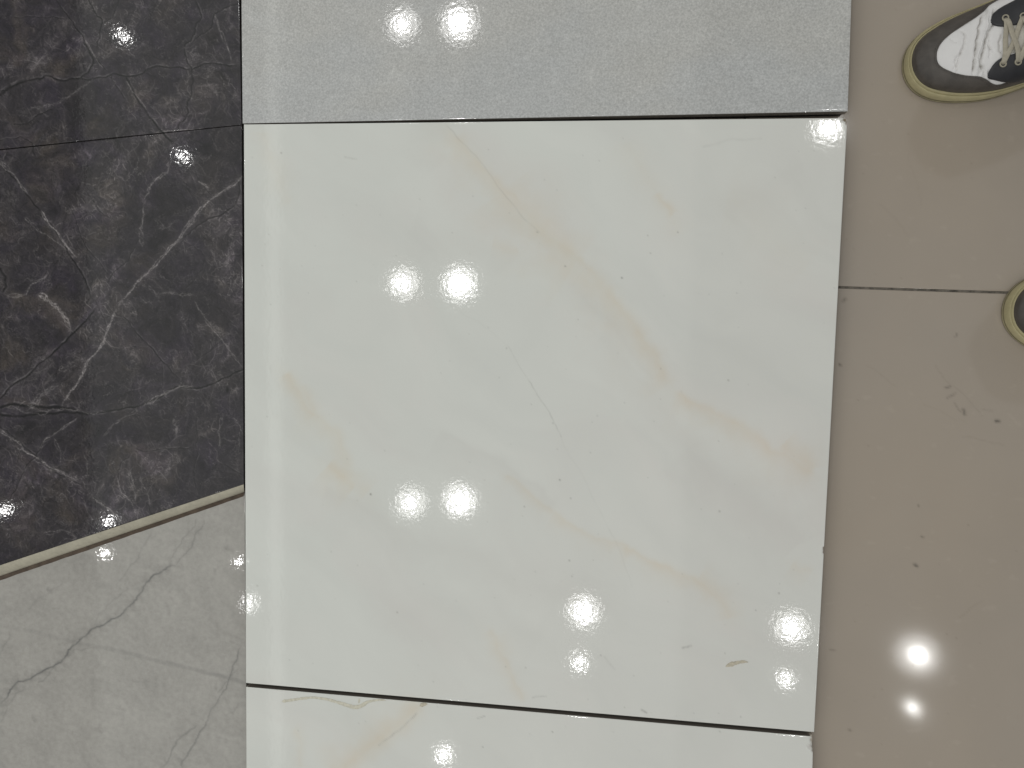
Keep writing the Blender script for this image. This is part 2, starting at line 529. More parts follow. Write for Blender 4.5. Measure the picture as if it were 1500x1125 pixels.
# dried glue smears lying on the glaze
mat_glue = glaze('dried_glue', (.50, .455, .355), rough=.45, peel=2e-5, peel_scale=500, mottle=[(400, .25, 3)])
mat_glue_pale = glaze('pale_dried_glue', (.60, .575, .47), rough=.35, peel=2e-5, peel_scale=500, mottle=[(350, .2, 3)])


def smear(pts, widths, mat, parent, seed, h=.0006):
    rng = np.random.RandomState(seed)
    pts = np.array(pts, float)
    seg = np.linalg.norm(np.diff(pts, axis=0), axis=1); cum = np.concatenate([[0], np.cumsum(seg)])
    n = max(12, int(cum[-1]/1.6)); t = np.linspace(0, cum[-1], n)
    cx = np.interp(t, cum, pts[:, 0]); cy = np.interp(t, cum, pts[:, 1])
    ker = np.ones(5)/5
    cx = np.convolve(np.pad(cx, 2, 'edge'), ker, 'valid'); cy = np.convolve(np.pad(cy, 2, 'edge'), ker, 'valid')
    wd = np.interp(t, cum, widths)
    dx = np.gradient(cx); dy = np.gradient(cy); L = np.hypot(dx, dy)+1e-9
    nx, ny = -dy/L, dx/L
    V = []; Fc = []
    prof = ((-1, 0), (-.8, .8), (-.4, .55), (.3, .5), (.75, .9), (1, 0))
    k = len(prof)
    for i in range(n):
        ww = wd[i]*(.8+.5*rng.rand())*(min(1, i/3)*min(1, (n-1-i)/3)+.05)
        for s, z in prof:
            q = P(cx[i]+nx[i]*ww*s, cy[i]+ny[i]*ww*s, ZW)
            V.append((q[0], q[1], ZW+.0001+h*z*(.6+.5*rng.rand())))
    for i in range(n-1):
        for j in range(k-1):
            a = i*k+j
            Fc.append((a, a+1, a+k+1, a+k))
    o = link('glue_smear', mesh_np('glue_smear', V, Fc), mat, parent, True)
    return o


smear([(1062, 977), (1068, 974), (1078, 971), (1088, 969), (1097, 970)], [2.2, 2.9, 2.7, 2.0, 1.0], mat_glue, white1, 2)
smear([(412, 1027.5), (424, 1026), (440, 1023.5), (458, 1021.5), (478, 1024), (496, 1029), (508, 1033), (520, 1036.5), (530, 1034), (538, 1028), (548, 1026), (558, 1025), (566, 1026)],
      [2.5, 1.6, 1.6, 1.5, 1.7, 2.0, 2.4, 2.6, 2.6, 2.2, 1.3, 1.1, 1.0], mat_glue_pale, white2, 3)
smear([(614, 1034.5), (619, 1032), (627, 1031)], [2.2, 2.5, 1.2], mat_glue, white2, 4)
smear([(526, 1022.5), (526.5, 1027), (525, 1031)], [1.0, 1.0, .8], mat_glue_pale, white2, 5, .0002)


# ------------------------------------------------------------------ the grey cement-look tile
def grey_colour(px, py):
    n = fbm(px/230, py/180, 61, 5); n2 = fbm(px/40, py/34, 66, 5); n3 = fbm(px/7., py/7., 70, 3)
    base = np.array([.468, .468, .456])
    col = base*(1+.025*n+.014*n2)[:, None]
    cool = sstep(-.6, .9, fbm(px/170+5, py/110, 72, 4)+((py-60)/140))[:, None]
    col = col*(1+cool*np.array([-.014, -.002, .010])+(1-cool)*np.array([.012, .004, -.016]))
    spk = sstep(.25, 1.0, n2*.8+n3*.75)[:, None]
    return col*(1+.08*spk)


mat_grey = glaze('cement_glaze', attr='tint', rough=.040, peel=3.1e-5, peel_scale=250., grain=.27, grain_scale=560, detail=3)
gBL = P(355.3, 180.8, ZW); gBR = P(1241.8, 163.0, ZW)
up1 = P(353.6, 0, ZW)-gBL; up1 /= np.linalg.norm(up1); up2 = P(1247.2, 0, ZW)-gBR; up2 /= np.linalg.norm(up2)
quad = [gBL+up1*.6, gBR+up2*.6, gBR, gBL]
vs = np.concatenate([np.linspace(0, .76, 8), np.linspace(.78, 1, 90)])
me = tile_mesh('cement_tile', quad, spread(0, 1, 400), vs, .010, .00035, grey_colour, BODY)
grey = tag(link('cement_tile', me, mat_grey), 'glossy mid grey cement-look tile with fine speckle, above the white marble tile', 'tile')
link('adhesive_bed', bed_mesh('adhesive_bed', quad, .0004, ZW-.0101, .0015), mat_bed_grey, grey)


# ------------------------------------------------------------------ dark marble tiles
ZD = .0210
DARK_CRACKS = [  # points, width px, strength, jitter
    ([(0, 134), (18, 127), (40, 118), (58, 116), (85, 117), (118, 115), (130, 105), (137, 92), (128, 70), (118, 55)], 2.2, .9, .08),
    ([(0, 140), (15, 128), (40, 118)], 4.0, .8, .06),
    ([(118, 115), (145, 113), (165, 108), (185, 112), (215, 102), (250, 100), (275, 102), (300, 93), (340, 96), (352, 95)], 1.8, .9, .06),
    ([(130, 0), (140, 20), (150, 34), (146, 48), (142, 62), (142, 72)], 1.7, .85, .08),
    ([(174, 0), (165, 26), (150, 36)], 1.3, .6, .05),
    ([(82, 0), (95, 18), (110, 40), (125, 62), (140, 85), (158, 105)], 1.5, .7, .05),
    ([(286, 0), (295, 25), (285, 48), (270, 68), (274, 90), (282, 115), (280, 140), (276, 165), (263, 180), (258, 200)], 2.0, .75, .08),
    ([(352, 4), (335, 10), (315, 20), (310, 40), (295, 50), (282, 62)], 1.5, .75, .06),
    ([(184, 112), (196, 136), (212, 160), (236, 192), (256, 210)], 2.4, .9, .05),
    ([(163, 112), (175, 132), (183, 145)], 1.3, .7, .03),
    ([(20, 182), (45, 177), (65, 165), (80, 158)], 1.4, .7, .07),
    ([(20, 25), (60, 25), (95, 27)], 1.3, .6, .05),
    ([(222, 93), (215, 80), (200, 97)], 1.1, .5, .1),
    ([(0, 205), (30, 200), (48, 210), (52, 232)], 1.4, .6, .06),
    ([(0, 240), (15, 255), (30, 272), (45, 292), (60, 312), (80, 336), (96, 362), (110, 385), (125, 410), (138, 440)], 2.0, .8, .05),
    ([(0, 392), (8, 405), (9, 420), (3, 428)], 2.6, .9, .06),
    ([(0, 584), (20, 563), (55, 535), (90, 505), (118, 478), (140, 450)], 2.2, 1.0, .03),
    ([(352, 258), (345, 300), (330, 310), (305, 320), (280, 338), (262, 352)], 1.7, .75, .05),
    ([(100, 300), (115, 335), (128, 365), (150, 390), (160, 405)], 1.2, .6, .06),
    ([(210, 345), (195, 368), (175, 392), (155, 415)], 1.2, .6, .06),
    ([(182, 465), (200, 488), (225, 512), (245, 535), (262, 555)], 1.4, .75, .05),
    ([(140, 440), (150, 462), (158, 480)], 1.2, .6, .05),
    ([(358, 540), (335, 552), (312, 562), (295, 568), (260, 566), (235, 582), (210, 592), (185, 597), (150, 604), (130, 607)], 2.0, .95, .05),
    ([(0, 597), (30, 594), (60, 596), (95, 598), (135, 607)], 3.4, 1.0, .05),
    ([(0, 607), (40, 608), (80, 606), (110, 605), (135, 607)], 3.0, .9, .05),
    ([(330, 497), (310, 512), (285, 530)], 1.1, .5, .05),
    ([(284, 360), (300, 375), (285, 410), (270, 425)], 1.0, .45, .08),
    ([(113, 610), (85, 630), (62, 648), (52, 670), (35, 690), (12, 735)], 1.6, .6, .05),
    ([(0, 625), (20, 640), (38, 657), (60, 675), (100, 700), (125, 712)], 1.8, .6, .04),
    ([(200, 657), (235, 658), (268, 657), (285, 655)], 1.1, .6, .05),
    ([(190, 668), (172, 690), (174, 705)], 1.2, .55, .06),
    ([(330, 680), (345, 690), (357, 697)], 1.1, .6, .04), ([(335, 682), (357, 705)], 1.0, .5, .04),
    ([(136, 728), (155, 742), (170, 758), (185, 775)], 1.5, .7, .05),
    ([(285, 585), (290, 640), (283, 690), (292, 720)], 1.2, .45, .07),
    ([(238, 535), (238, 565)], 1.0, .5, .05),
    ([(258, 210), (285, 245), (300, 275), (310, 290)], 1.1, .5, .06),
    ([(140, 300), (152, 315), (160, 320)], 1.3, .6, .08),
]
WHITE_VEINS = [  # points, width px, strength, jitter, raggedness
    ([(358, 256), (335, 275), (305, 295), (285, 318), (262, 350), (240, 375), (218, 398), (200, 415), (182, 436), (170, 453)], 2.2, .92, .04, .6),
    ([(170, 453), (163, 472), (155, 490), (145, 512), (130, 528), (120, 550), (108, 570), (95, 585), (90, 596)], 2.8, 1.0, .045, .6),
    ([(262, 350), (285, 318)], 3.4, .5, .05, .7),
    ([(60, 308), (72, 330), (84, 340), (95, 357), (112, 380)], 2.2, .85, .05, .7),
    ([(35, 318), (60, 340), (85, 355), (100, 370)], 1.6, .45, .06, .7),
    ([(55, 430), (72, 442), (85, 450), (95, 465), (105, 482)], 4.0, .85, .08, .8),
    ([(70, 402), (48, 415), (38, 432), (5, 430)], 2.4, .55, .08, .8),
    ([(40, 596), (58, 582), (72, 568), (85, 560)], 5.0, .6, .1, .9),
    ([(0, 628), (15, 640), (35, 660), (50, 668), (75, 685), (95, 695), (112, 706)], 3.4, .70, .07, .7),
    ([(113, 612), (85, 632), (65, 645), (55, 662)], 1.7, .55, .05, .6),
    ([(135, 728), (155, 742), (170, 756), (180, 768)], 2.2, .62, .06, .7),
    ([(40, 162), (60, 158), (80, 152), (100, 142), (110, 135), (125, 125), (140, 118)], 3.0, .50, .10, .9),
    ([(145, 75), (152, 85), (160, 78)], 5.0, .40, .12, .9),
    ([(125, 58), (140, 84), (152, 100)], 1.5, .55, .05, .6),
    ([(315, 20), (322, 45), (332, 65), (340, 92)], 1.6, .55, .05, .6),
    ([(268, 68), (278, 78), (290, 66)], 2.2, .4, .1, .8),
    ([(35, 78), (55, 90), (68, 108), (78, 118)], 6, .28, .1, .9),
    ([(185, 118), (200, 140), (215, 162)], 1.2, .5, .03, .5),
    ([(237, 192), (256, 191), (270, 190), (300, 188)], 1.2, .65, .02, .5),
    ([(210, 292), (222, 270), (245, 252), (250, 232)], 2.2, .6, .08, .7),
    ([(290, 265), (300, 272), (307, 276)], 2.4, .85, .05, .5),
    ([(170, 205), (180, 180), (200, 170)], 5, .22, .1, .9),
    ([(0, 235), (20, 255), (30, 270), (40, 285)], 2.0, .5, .06, .7),
    ([(0, 275), (15, 290), (25, 300)], 8, .30, .1, .9),
    ([(208, 362), (206, 335), (210, 315), (212, 300)], 2.6, .45, .08, .8),
    ([(225, 320), (240, 335), (262, 322)], 2.0, .35, .12, .9),
    ([(208, 418), (225, 425), (235, 438)], 2.0, .45, .1, .8),
    ([(235, 430), (262, 432), (285, 432)], 1.8, .35, .08, .8),
    ([(284, 440), (300, 465), (318, 490), (338, 515), (356, 540)], 1.5, .45, .05, .6),
    ([(210, 595), (235, 580), (250, 572), (262, 566), (285, 567)], 2.0, .62, .06, .7),
    ([(0, 600), (30, 602), (70, 602), (100, 600), (130, 606), (160, 604)], 1.5, .60, .10, .8),
    ([(150, 640), (165, 622), (185, 610), (205, 600)], 1.8, .32, .06, .7),
    ([(258, 640), (259, 625), (252, 612)], 3.2, .60, .12, .9),
    ([(172, 700), (178, 722), (192, 735), (200, 755)], 1.7, .62, .05, .6),
    ([(190, 690), (196, 720), (198, 735)], 1.4, .5, .05, .6),
    ([(122, 665), (128, 685), (132, 700)], 1.6, .4, .08, .8),
    ([(205, 695), (218, 728), (222, 745)], 1.4, .38, .06, .7),
    ([(60, 782), (90, 776), (112, 788), (85, 800)], 1.6, .38, .08, .8),
    ([(78, 640), (90, 665), (88, 680)], 1.3, .38, .06, .7),
    ([(240, 700), (250, 682), (262, 672)], 3.0, .30, .1, .9),
    ([(160, 745), (170, 755)], 4.0, .5, .1, .9),
    ([(95, 540), (112, 530), (125, 520)], 7, .30, .1, .9),
    ([(0, 770), (15, 775), (30, 770)], 2, .3, .1, .9),
    ([(340, 610), (352, 625), (350, 660)], 1.4, .35, .08, .8),
    ([(325, 605), (322, 640), (318, 660)], 1.4, .35, .08, .8),
    ([(265, 130), (272, 140), (285, 145)], 1.6, .35, .1, .8), ([(315, 128), (318, 140)], 1.8, .5, .1, .8), ([(328, 118), (329, 128)], 1.8, .5, .1, .8),
    ([(10, 575), (60, 545), (80, 520)], 6, .16, .1, .9), ([(85, 590), (70, 560), (80, 545)], 4, .25, .12, .9),
]


def dark_colour(px, py):
    rng = np.random.RandomState(11)
    wx = px + 22*fbm(px/70, py/70, 1, 4); wy = py + 22*fbm(px/70, py/70, 2, 4)
    a = fbm(wx/95, wy/95, 101, 5); b = fbm(wx/60+9, wy/60, 103, 5); c = fbm(wx/24, wy/24, 107, 5)
    fib = fbm(wx/5.0, wy/9.0, 109, 4); speck = fbm(px/2.2, py/2.2, 111, 2)
    col = np.tile(np.array([.0275, .0248, .0300]), (len(px), 1))
    lift = sstep(-.2, 1.0, a*.6+c*.6)[:, None]
    col = col + lift*np.array([.042, .038, .039])
    brown = sstep(.0, 1.0, b)[:, None]*sstep(-1.2, .6, -px/120+1.6+a)[:, None]
    col = col + brown*np.array([.030, .024, .016])
    pale = (sstep(.25, 1.15, a*.6+c*.8)*sstep(-.5, .7, fib))[:, None]
    col = col + pale*np.array([.060, .056, .056])
    deep = sstep(.0, 1.1, -a*.6-c*.7)[:, None]
    col = col*(1-.55*deep)
    col = col*np.clip(1+.38*fib+.36*speck, .3, 2)[:, None]
    hue = fbm(wx/48+31, wy/48, 115, 4)[:, None]
    col = col*(1+np.clip(hue, 0, 1.2)*np.array([.00, -.07, .14])+np.clip(-hue, 0, 1.2)*np.array([.05, .03, -.10]))
    # mineral threads: fine, short, curved, thicker in the pale clouds
    th = np.zeros(len(px))
    for sc, wdt, sd, it in ((34, .045, 201, .50), (20, .06, 205, .42), (52, .030, 209, .6), (13, .08, 213, .30)):
        x = px + 9*fbm(px/15, py/15, sd+1, 4); y = py + 9*fbm(px/15, py/15, sd+2, 4)
        gate = sstep(.0, .7, fbm(px/36, py/36, sd+3, 3))
        th = np.maximum(th, it*ridge(x/sc, y/sc, sd, wdt)*gate*np.clip(.55+.9*speck, 0, 1.3))
    order = np.argsort(px); spx = px[order]
    r2 = np.random.RandomState(77)
    cloud = a*.6+c*.6
    for q in range(4200):
        L = r2.exponential(9)+3; ang = r2.uniform(0, math.pi) if r2.rand() < .55 else r2.normal(1.0, .25)
        x0, y0 = r2.uniform(-40, 356), r2.uniform(-40, 840)
        it = r2.uniform(.05, .32)*(1.6 if r2.rand() < .08 else 1)
        bend = r2.normal(0, .18)*L
        pts = np.array([(x0, y0), (x0+.5*L*math.cos(ang)-bend*math.sin(ang), y0+.5*L*math.sin(ang)+bend*math.cos(ang)),
                        (x0+L*math.cos(ang), y0+L*math.sin(ang))])
        ia, ib = np.searchsorted(spx, [pts[:, 0].min()-3, pts[:, 0].max()+3])
        sub = order[ia:ib]
        if len(sub) == 0:
            continue
        ln = rough_line(pts, .10, r2, 2)
        i, d, s_, t = stroke(px[sub], py[sub], ln, 3)
        if len(i):
            j = sub[i]
            th[j] = np.maximum(th[j], it*1.25*np.exp(-(d/.55)**2)*np.clip(.6+.8*cloud[j], .2, 1.3)*sstep(0, .2, t)*sstep(1, .7, t))
    col = col + (th*np.clip(.62+.45*a, .2, 1.2))[:, None]*np.array([.38, .36, .36])
    # dark hair cracks
    dk = np.zeros(len(px))
    for sc, sd, it in ((58, 301, .6), (38, 305, .45)):
        x = px + 7*fbm(px/22, py/22, sd+1, 3); y = py + 7*fbm(px/22, py/22, sd+2, 3)
        dk = np.maximum(dk, it*ridge(x/sc, y/sc, sd, .022)*sstep(-.1, .6, fbm(px/50, py/50, sd+4, 3)))
    glow = np.zeros(len(px)); wv = np.zeros(len(px))
    for pts, wd, it, jit in DARK_CRACKS:
        ln = rough_line(pts, jit, rng, 5)
        i, d, s, t = stroke(px, py, ln, 14)
        if len(i):
            amp = np.clip(.95+.5*noise(t*len(pts)*1.7, t*0+wd, 5), .2, 1.1)*sstep(0, .04, t+.02)*sstep(1.02, .93, t)
            dk[i] = np.maximum(dk[i], it*amp*np.exp(-(d/(wd*.62))**2))
            off = np.abs(s-wd*1.05)
            glow[i] = np.maximum(glow[i], .55*it*amp*np.exp(-(off/1.0)**2)*(d < 5)*np.clip(.4+.9*noise(px[i]/9, py[i]/9, 9), 0, 1))
            glow[i] = np.maximum(glow[i], .05*it*np.exp(-(d/8)**2))
    for pts, wd, it, jit, rag in WHITE_VEINS:
        it = it*(.62 if jit >= .1 else 1)
        P0 = np.array(pts, float)
        strands = 2 if wd < 1.8 else (3 if wd < 3.5 else 5)
        for q in range(strands):
            sh = P0 + rng.normal(0, .42*wd if q else .1, P0.shape)
            ln = rough_line(sh, jit*(1.1 if wd < 3.5 else 1.5), rng, 5)
            i, d, s_, t = stroke(px, py, ln, 3*wd+6)
            if len(i) == 0:
                continue
            n1 = fbm(px[i]/3.2, py[i]/3.2, 21+q, 3); n2 = noise(t*len(pts)*1.9+q*5.3, t*0+it*9, 15)
            amp = np.clip((.60 if q else .72)+.85*n2, .06, 1.15)*sstep(-.02, .08, t)*sstep(1.02, .86, t)
            w2 = (.38+.08*wd)*np.clip(1+rag*n1*.9, .4, 2.2)
            core = np.exp(-(d/w2)**2)
            halo = .16*np.exp(-(d/(wd*1.5))**1.3)*np.clip(.45+1.1*rag*n1, 0, 1)
            wv[i] = np.maximum(wv[i], it*amp*(core*np.clip(.75+.6*n1, .1, 1.2)*(.9 if q else 1)+halo))
    col = col + glow[:, None]*np.array([.23, .22, .23])
    col = col*(1-.96*np.clip(dk*1.15, 0, 1))[:, None]
    col = col + wv[:, None]*np.array([.36, .345, .345])
    pit = np.exp(-(((px-333)/2.2)**2+((py-571)/4.5)**2)**2)[:, None]
    col = col*(1-.9*pit)
    return np.clip(col*np.array([.82, .79, .775]), .002, .8)


mat_dark = glaze('dark_marble_glaze', attr='tint', rough=.040, peel=2.7e-5, peel_scale=280., grain=.10, grain_scale=900, spec=.45)
mat_edge = glaze('bare_ceramic', (.430, .400, .315), rough=.75, peel=3e-5, peel_scale=600, mottle=[(30, .14, 5), (220, .10, 3)])
DG = 'dark marble-look tiles'


def edge_pt(a, b, x):
    return (x, a[1]+(b[1]-a[1])*(x-a[0])/(b[0]-a[0]))


jA, jB = (0., 219.9), (352.5, 183.3)            # joint between the two dark tiles
lA, lB = (0., 828.), (357., 709.3)              # cut lower edge
XL = -110
# lower dark tile
quad = [P(*edge_pt(jA, jB, XL), ZD), P(354.2, 183.3, ZD), P(357.2, 709.3, ZD), P(*edge_pt(lA, lB, XL), ZD)]
us = np.concatenate([np.linspace(0, .225, 20), np.linspace(.235, 1, 390)]); vs = spread(0, 1, 640)
me = tile_mesh('dark_marble_tile', quad, us, vs, .0095, .0006, dark_colour, (.03, .028, .027))
d1 = tag(link('dark_marble_tile', me, mat_dark), 'dark brown-black marble-look tile with white veins and a slanting cream cut edge', 'tile', DG)
# the bare cut edge, sloping outwards under the glaze, the dark adhesive bed, and a brown strip painted as the shaded gap
V = []; nx_ = 60; rows = 6
for i in range(nx_):
    t = i/(nx_-1); x = XL+(357.0-XL)*t
    y0 = 828+(709.3-828)*(x/357.); y1 = 843.4+(720.6-843.4)*(x/357.)
    A = P(x, y0+.2, ZD-.0004); B = P(x+1.2, y1, ZD-.0088)
    for r in range(rows):
        k = r/(rows-1)
        p = A+(B-A)*k
        bul = math.sin(math.pi*k)*.0013
        V.append((p[0]+bul*.2, p[1]-bul*.6, p[2]+bul*.8))
    V.append((B[0], B[1]+.001, ZD-.0106)); V.append((B[0], B[1]+.012, ZD-.0106))
rw = rows+2
Fc = [(i*rw+r, i*rw+r+1, (i+1)*rw+r+1, (i+1)*rw+r) for i in range(nx_-1) for r in range(rw-1)]
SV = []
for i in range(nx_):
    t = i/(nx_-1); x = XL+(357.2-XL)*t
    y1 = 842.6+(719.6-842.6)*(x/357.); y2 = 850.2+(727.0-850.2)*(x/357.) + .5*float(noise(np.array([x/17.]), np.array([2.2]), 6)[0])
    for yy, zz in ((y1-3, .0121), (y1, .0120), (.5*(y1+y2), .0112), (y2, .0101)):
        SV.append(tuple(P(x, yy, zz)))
mat_line = glaze('brown_gap_shade', (.085, .062, .045), rough=.9, peel=0, mottle=[(120, .35, 3)])
link('gap_shade_strip', mesh_np('gap_shade_strip', SV, [(i*4+r, i*4+r+1, (i+1)*4+r+1, (i+1)*4+r) for i in range(nx_-1) for r in range(3)]), mat_line, d1, True)
link('cut_edge', mesh_np('cut_edge', V, Fc), mat_edge, d1, True)
q = [quad[0], quad[1], P(356.8, 717.5, ZD), P(XL, 880, ZD)]
link('adhesive_bed', bed_mesh('adhesive_bed', q, .0104, ZD-.0100, .001), mat_bed, d1)
# upper dark tile
ja2, jb2 = (0., 218.4), (352.5, 182.6)
q0 = P(*edge_pt(ja2, jb2, XL), ZD+.0004); q1 = P(353.9, 182.5, ZD+.0004)
upv = P(350.8, 0, ZD)-q1; upv /= np.linalg.norm(upv); upv[2] = 0
quad = [q0+upv*.36, q1+upv*.36, q1, q0]
vs = np.concatenate([np.linspace(0, .40, 8), np.linspace(.41, 1, 330)])
us = np.concatenate([np.linspace(0, .225, 20), np.linspace(.235, 1, 390)])
me = tile_mesh('dark_marble_tile', quad, us, vs, .0095, .0006, dark_colour, (.03, .028, .027))
d2 = tag(link('dark_marble_tile', me, mat_dark), 'dark marble-look tile with branching black cracks, in the top left corner beside the grey tile', 'tile', DG)
link('adhesive_bed', bed_mesh('adhesive_bed', quad, .0004, ZD-.0092, .004), mat_bed, d2)


# ------------------------------------------------------------------ pale grey marble tile under the dark one
ZG = .0100


def pale_colour(px, py):
    rng = np.random.RandomState(19)
    wx = px + 20*fbm(px/90, py/90, 31, 4); wy = py + 20*fbm(px/90, py/90, 32, 4)
    a = fbm(wx/150, wy/110, 401, 5); b = fbm((wx+wy)/70, (wx-wy)/30, 405, 5); g = fbm(px/7, py/7, 409, 4); h = fbm(px/2.5, py/2.5, 413, 2)
    col = np.array([.364, .350, .322])*(1+.055*a+.095*b+.085*g+.05*h)[:, None]
    blot = sstep(.5, 1.5, b+.6*fbm(px/14, py/14, 417, 4))[:, None]
    col = col*(1-.22*blot)
    k = np.zeros(len(px)); soft = np.zeros(len(px))
    for pts, wd, it, jit in (
            ([(360, 752), (332, 762), (300, 795), (265, 822), (258, 828), (225, 842), (213, 855), (200, 875), (190, 888), (170, 905), (142, 918), (125, 932), (115, 940), (100, 952), (93, 965), (83, 973), (60, 985), (42, 995), (27, 998), (15, 1010), (0, 1030)], 1.9, .0, .05),
            ([(258, 828), (225, 842), (213, 855), (200, 878), (190, 888), (170, 905), (142, 918), (125, 932), (115, 940), (100, 952), (93, 965), (83, 973), (60, 985), (42, 995), (27, 998), (15, 1010), (0, 1032)], 1.25, .92, .085),
            ([(288, 758), (272, 785), (258, 805), (248, 820)], 1.0, .28, .08), ([(300, 760), (285, 785), (268, 815), (258, 828)], 1.2, .36, .07),
            ([(222, 778), (210, 800), (190, 830), (170, 860)], 1.2, .22, .08),
            ([(355, 945), (345, 970), (335, 995), (322, 1020), (305, 1050), (290, 1080), (275, 1105), (265, 1130)], 1.1, .58, .07),
            ([(290, 1060), (265, 1080), (250, 1105), (235, 1128)], 1.2, .42, .07),
            ([(350, 975), (330, 1000), (318, 1015)], 1.0, .3, .06),
            ([(80, 975), (68, 992), (55, 1000)], 1.0, .35, .08), ([(0, 1060), (20, 1022), (40, 1010)], 1.1, .25, .08),
            ([(95, 960), (125, 950), (140, 948)], 1.0, .22, .08), ([(0, 960), (15, 928)], 1.2, .25, .08),
            ([(140, 910), (165, 880), (190, 862)], 1.0, .2, .1), ([(40, 900), (70, 870), (95, 850)], 1.6, .14, .1),
            ([(330, 1050), (350, 1030)], 1.0, .2, .1)):
        if it == 0:
            continue
        ln = rough_line(pts, jit, rng, 5)
        i, d, s, t = stroke(px, py, ln, 30)
        if len(i):
            amp = np.clip(.85+.5*noise(t*len(pts)*1.3, t*0+it, 5), .3, 1.1)*sstep(-.02, .06, t)*sstep(1.02, .94, t)
            k[i] = np.maximum(k[i], it*amp*np.exp(-(d/wd)**1.5))
            soft[i] = np.maximum(soft[i], .22*it*np.exp(-(d/11)**1.3)*np.clip(.5+fbm(px[i]/9, py[i]/9, 23, 3), 0, 1))
    # straight grey ribbon vein crossing the tile
    ln = rough_line([(-20, 912), (0, 916), (50, 925), (110, 940), (165, 951), (230, 968), (300, 985), (360, 1001)], .012, rng, 3)
    i, d, s, t = stroke(px, py, ln, 14)
    if len(i):
        k[i] = np.maximum(k[i], (.10+.24*t)*np.exp(-(d/3.2)**3)*np.clip(.85+.35*fbm(px[i]/10, py[i]/10, 24, 3), .3, 1.2))
    col = col*(1-np.clip(soft, 0, .4))[:, None]
    return col*(1-k)[:, None] + np.array([.125, .125, .12])*k[:, None]


mat_pale = glaze('pale_marble_glaze', attr='tint', rough=.03, peel=2.6e-5, peel_scale=250., grain=.03, grain_scale=800)
quad = [P(XL, 868, ZG), P(358.5, 706, ZG), P(362.5, 1250, ZG), P(XL, 1250, ZG)]
us = np.concatenate([np.linspace(0, .225, 20), np.linspace(.235, 1, 260)])
vs = np.concatenate([np.linspace(0, .8, 330), np.linspace(.82, 1, 6)])
me = tile_mesh('pale_marble_tile', quad, us, vs, .0095, .0004, pale_colour, BODY)
p1 = tag(link('pale_marble_tile', me, mat_pale), 'pale grey marble-look tile with thin dark cracks, in the bottom left corner', 'tile')


# ------------------------------------------------------------------ sneakers
SK = 1.045e-3
OUT_L = [(0, 0), (-1.2, -7), (-1.0, -13.4), (1.2, -20.5), (4.2, -26.4), (8.5, -31.6), (13.8, -35.6), (22, -40.2), (31, -43.5), (48.8, -47.4), (60, -48.6), (71.5, -48.6), (94.5, -45.6), (120, -40.5), (150, -35), (190, -31), (225, -31), (255, -28), (272, -18), (279, -4)]
OUT_R = [(0, 0), (2.6, 7.2), (9.4, 15.3), (15.5, 19.6), (22.6, 22.8), (31, 25.6), (41.8, 28.3), (60.4, 31), (74.4, 33.2), (95, 35.5), (120, 36), (150, 34), (190, 30), (225, 28), (255, 24), (272, 12), (279, -4)]


def smooth_closed(pts, n):
    pts = np.array(pts, float)
    d = np.linalg.norm(np.diff(np.vstack([pts, pts[:1]]), axis=0), axis=1); cum = np.concatenate([[0], np.cumsum(d)])
    t = np.linspace(0, cum[-1], n, endpoint=False)
    q = np.stack([np.interp(t, cum, np.append(pts[:, k], pts[0, k])) for k in (0, 1)], 1)
    for _ in range(14):
        q = .25*np.roll(q, 1, 0)+.5*q+.25*np.roll(q, -1, 0)
    return q


def offs(q, d):
    t = np.roll(q, -1, 0)-np.roll(q, 1, 0); t /= np.linalg.norm(t, axis=1)[:, None]
    n = np.stack([t[:, 1], -t[:, 0]], 1)
    return q + n*d                                    # outwards for counter-clockwise outlines


NO = 240
OUT = smooth_closed(OUT_L + OUT_R[::-1][1:-1], NO)    # toe at x=0, heel at 279 mm, counter-clockwise


def ring_mesh(name, rings, cap_bottom=True, cap_top=True):
    V = []; Fc = []; n = len(rings[0][0])
    for q, z in rings:
        zz = z if np.ndim(z) else np.full(n, z)
        V += [(x*SK, y*SK, k*1e-3) for (x, y), k in zip(q, zz)]
    for r in range(len(rings)-1):
        for i in range(n):
            j = (i+1) % n
            Fc.append((r*n+i, r*n+j, (r+1)*n+j, (r+1)*n+i))
    if cap_bottom: Fc.append(tuple(range(n))[::-1])
    if cap_top: Fc.append(tuple((len(rings)-1)*n+i for i in range(n)))
    return mesh_np(name, V, Fc)


SF = np.interp(OUT[:, 0], [0, 6, 22, 60, 85, 279], [.48, .52, .74, .62, .45, .5])[:, None]
FEA = offs(OUT, -6.0*SF)                                # feather line, where the upper meets the sole
xs_f = FEA[:, 0]
x_tip, x_heel = xs_f.min(), xs_f.max()
iL = FEA[:, 1] < np.interp(xs_f, [x_tip, x_heel], [FEA[xs_f.argmin(), 1], FEA[xs_f.argmax(), 1]])
_l = FEA[iL][np.argsort(FEA[iL][:, 0])]; _r = FEA[~iL][np.argsort(FEA[~iL][:, 0])]


def sides(x):
    yl = np.interp(x, _l[:, 0], _l[:, 1]); yr = np.interp(x, _r[:, 0], _r[:, 1])
    return yl, yr


HX = [x_tip, x_tip+1.5, 9, 14, 22, 34, 48, 62, 78, 95, 115, 140, 170, 210, 250, 268, x_heel-1.5, x_heel]
HZ = [0, 5.5, 9, 12, 14.5, 17, 19.5, 22, 25.5, 31, 40, 46, 46, 48, 54, 55, 52, 48]
Z0 = 17.0


def upper_z(x, y, p=2.35):
    x = np.asarray(x, float); y = np.asarray(y, float)
    yl, yr = sides(np.clip(x, x_tip, x_heel)); c = (yl+yr)/2; hw = np.maximum((yr-yl)/2, .3)
    t = np.clip(np.abs(y-c)/hw, 0, 1)
    return Z0 + np.interp(x, HX, HZ)*(1-t**p)**(1/p)


